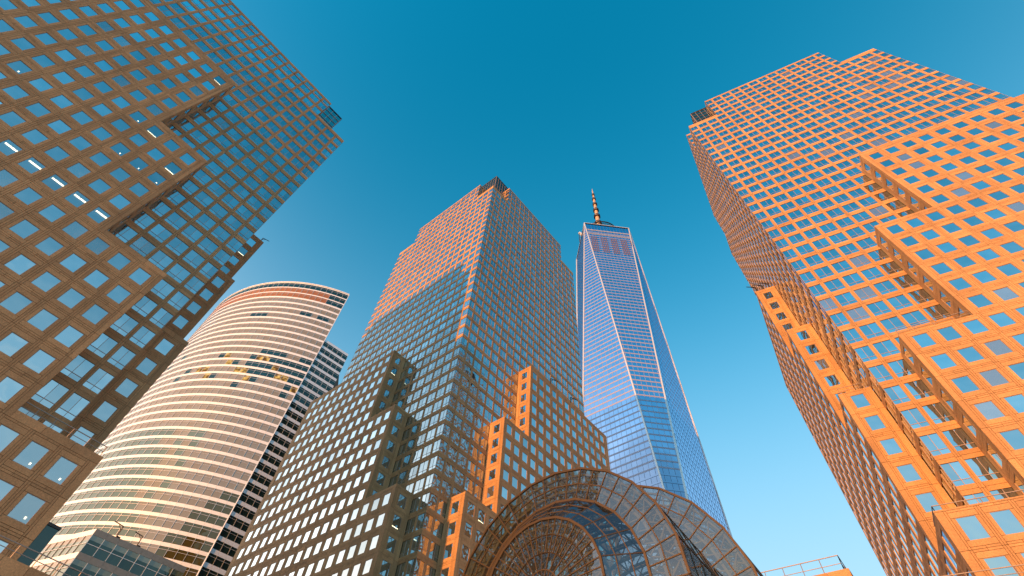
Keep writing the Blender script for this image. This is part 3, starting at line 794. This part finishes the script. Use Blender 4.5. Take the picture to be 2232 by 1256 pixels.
# ------------------------------------------------------------------ low blocks, rails and roof gear
def railing(pts, label, h=1.1, group=None):
    root = thing('roof_railing', label, 'railing', tuple(pts[0]), group)
    r = MB(); p_ = MB()
    for a, b in zip(pts, pts[1:]):
        a = np.asarray(a, float); b = np.asarray(b, float)
        r.bar(a+UP*h, b+UP*h, .07, M['rail']); r.bar(a+UP*h*.5, b+UP*h*.5, .05, M['rail'])
        n_ = max(1, int(np.linalg.norm(b-a)/1.8))
        for i in range(n_+1):
            q = a+(b-a)*i/n_; p1 = MB(); p1.bar(q, q+UP*h, .06, M['rail']); p1.build('post', root)
    r.build('rail', root)
def davit(p, d, label, s_=1.0):
    root = thing('roof_davit', label, 'davit', tuple(p), 'window washing davits on the roofs'); d = d/np.linalg.norm(d)
    a = MB(); a.bar(p, p+UP*2.6*s_, .22*s_, M['metal']); a.bar(p-UP*0+UP*.1, p+UP*.1-d*1.0*s_, .3*s_, M['metal']); a.build('post', root)
    b = MB(); b.bar(p+UP*2.6*s_, p+UP*2.9*s_+d*2.6*s_, .18*s_, M['metal']); b.bar(p+UP*1.6*s_, p+UP*2.72*s_+d*1.2*s_, .12*s_, M['metal']); b.build('arm', root)

def block(name, label, O, e1, n1, L1, L2, h, cat='building'):
    """low granite block: e1 along the front, n1 outwards from the front"""
    root = thing(name, label, cat, tuple(O)); m = MB(); m.box(O-n1*L2+e1*.15, e1*(L1-.3), n1*(L2-.15), UP*(h-.1), M['joint'], True); m.build('wall', root)
    P = Pieces(root, 'stone_panel', 'far_stone_panels')
    ee = [(O, e1, n1, L1), (O+e1*L1, -n1, e1, L2), (O-n1*L2, n1, -e1, L2)]
    for o, u, n, LL in ee:
        if abs(np.cross(u, UP)@n-1) > .1: o = o+u*LL; u = -u
        nx = max(1, int(LL/2.2)); w_ = LL/nx; z = h
        while z > .5:
            zz = max(0, z-1.25)
            for k in range(nx): P.add(('bp', round(w_, 2), round(z-zz, 2)), panel_fn(w_, z-zz), o+u*(k*w_)+UP*zz-n*T_, u, UP, n, w_, z-zz)
            z = zz
    P.flush(); return root
bay = MB(); bay.box(PL+lB*29.4+lA*.2, lB*1.15, -lA*0+lA*7, UP*24.4, M['darkg'], True)
bay.box(PL+lB*29.38+lA*.12+UP*24.4, lB*1.25, lA*7.2, UP*.25, M['metal'], True); bay.build('glass_side_bay', TW['L'].root)
# low sunlit block with a rail beside the vault
lowd = bear(130.0)
K = vec(39.8, 54.5); kn = bear(-140.0)
block('low_granite_block', 'small sunlit orange granite block with a roof rail between vault and right tower', K-lowd*11.0, lowd, kn, 11.0, 9.0, 30.0)
railing([K-lowd*10.6-kn*.6+UP*30, K-lowd*.5-kn*.6+UP*30, K-lowd*.5-kn*7+UP*30], 'red brown pipe railing on the small orange block', 1.6)
# ledge in front of the right tower and its rail
RL0 = PR-rN*4.5-rN*3.0
block('terrace_wall', 'lowest orange granite terrace wall across the foot of the right tower', RL0+rE*(-20.5), rE, -rN, 60.0, 3.2, 25.2, 'wall')
railing([RL0+rE*(-20.0)+rN*2.6+UP*25.2, RL0+rE*(-20.2)+rN*.3+UP*25.2, RL0+rE*12+rN*.3+UP*25.2], 'orange pipe railing along the lowest terrace of the right tower')
# ledge in front of the left tower and its rail
LL0 = PL-lA*2.5
block('terrace_wall', 'dark granite terrace wall at the foot of the left tower', LL0+lB*(-12), lB, -lA, 60.0, 2.4, 20.5, 'wall')
railing([LL0+lB*10+lA*.3+UP*20.5, LL0+lB*47+lA*.3+UP*20.5], 'thin grey pipe railing above the dark terrace wall of the left tower')
railing([PL+lA*.3+lB*16+UP*31.3, PL+lA*.3+lB*29+UP*31.3], 'thin railing on the lowest setback roof of the left tower')
railing([PR-rN*4.2+rE*(-16.8)+rN*4+UP*32.6, PR-rN*4.2+rE*(-16.8)+UP*32.6, PR-rN*4.2+rE*(-8)+UP*32.6], 'orange railing on the lowest setback roof of the right tower')
railing([PR-rN*4.2+rE*(-7.6)+UP*55.6, PR-rN*4.2+rE*(1.2)+UP*55.6], 'orange railing on the second setback roof of the right tower')
railing([OR+rN*18.5+rE*.4+UP*55.6+rN*-9.0, OR+rN*9.5+rE*4.2+UP*55.6], 'orange railing on a narrow setback of the right tower')
davit(OLf+lA*27.9+(-lB)*.8+UP*99.2, -lA*.2+lB*1.0, 'black davit on the narrow setback of the left tower against the sky', .6)
davit(PC-cA*8.6+cB*28.0+UP*100.6, cB-cA*.3, 'white davit on the upper setback roof of the middle tower')
davit(PC-cA*8.6+cB*38.0+UP*100.6, cB-cA*.3, 'small davit further along the setback roof of the middle tower')
for i, t in enumerate((.6, 2.1, 3.6)): davit(OR+rN*27.9+rE*t+UP*101.6, -rE-rN*.4, ('first', 'second', 'third')[i]+' davit from the outer edge on the narrow top setback of the right tower', .8)
davit(GQ+GE*4.5+UP*GZ-np.cross(GE, UP)*0, -GE, 'black crane arm on the roof of the glass podium block, nearer its corner', .9)
davit(GQ+GE*9.5+UP*GZ, -GE, 'second black crane arm on the roof of the glass podium block', .8)

# ------------------------------------------------------------------ ground and river
g = MB(); S = 9000
g.poly([vec(-S, -40, 0), vec(S, -40, 0), vec(S, S, 0), vec(-S, S, 0)], M['ground']); o = g.build('ground'); o['kind'] = 'structure'
g = MB(); g.poly([vec(-S, -S, -1.5), vec(S, -S, -1.5), vec(S, -40, -1.5), vec(-S, -40, -1.5)], M['water']); o = g.build('water'); o['kind'] = 'structure'
g = MB(); g.poly([vec(-S, -40, -1.5), vec(S, -40, -1.5), vec(S, -40, 0), vec(-S, -40, 0)], M['joint']); o = g.build('quay_wall'); o['kind'] = 'structure'
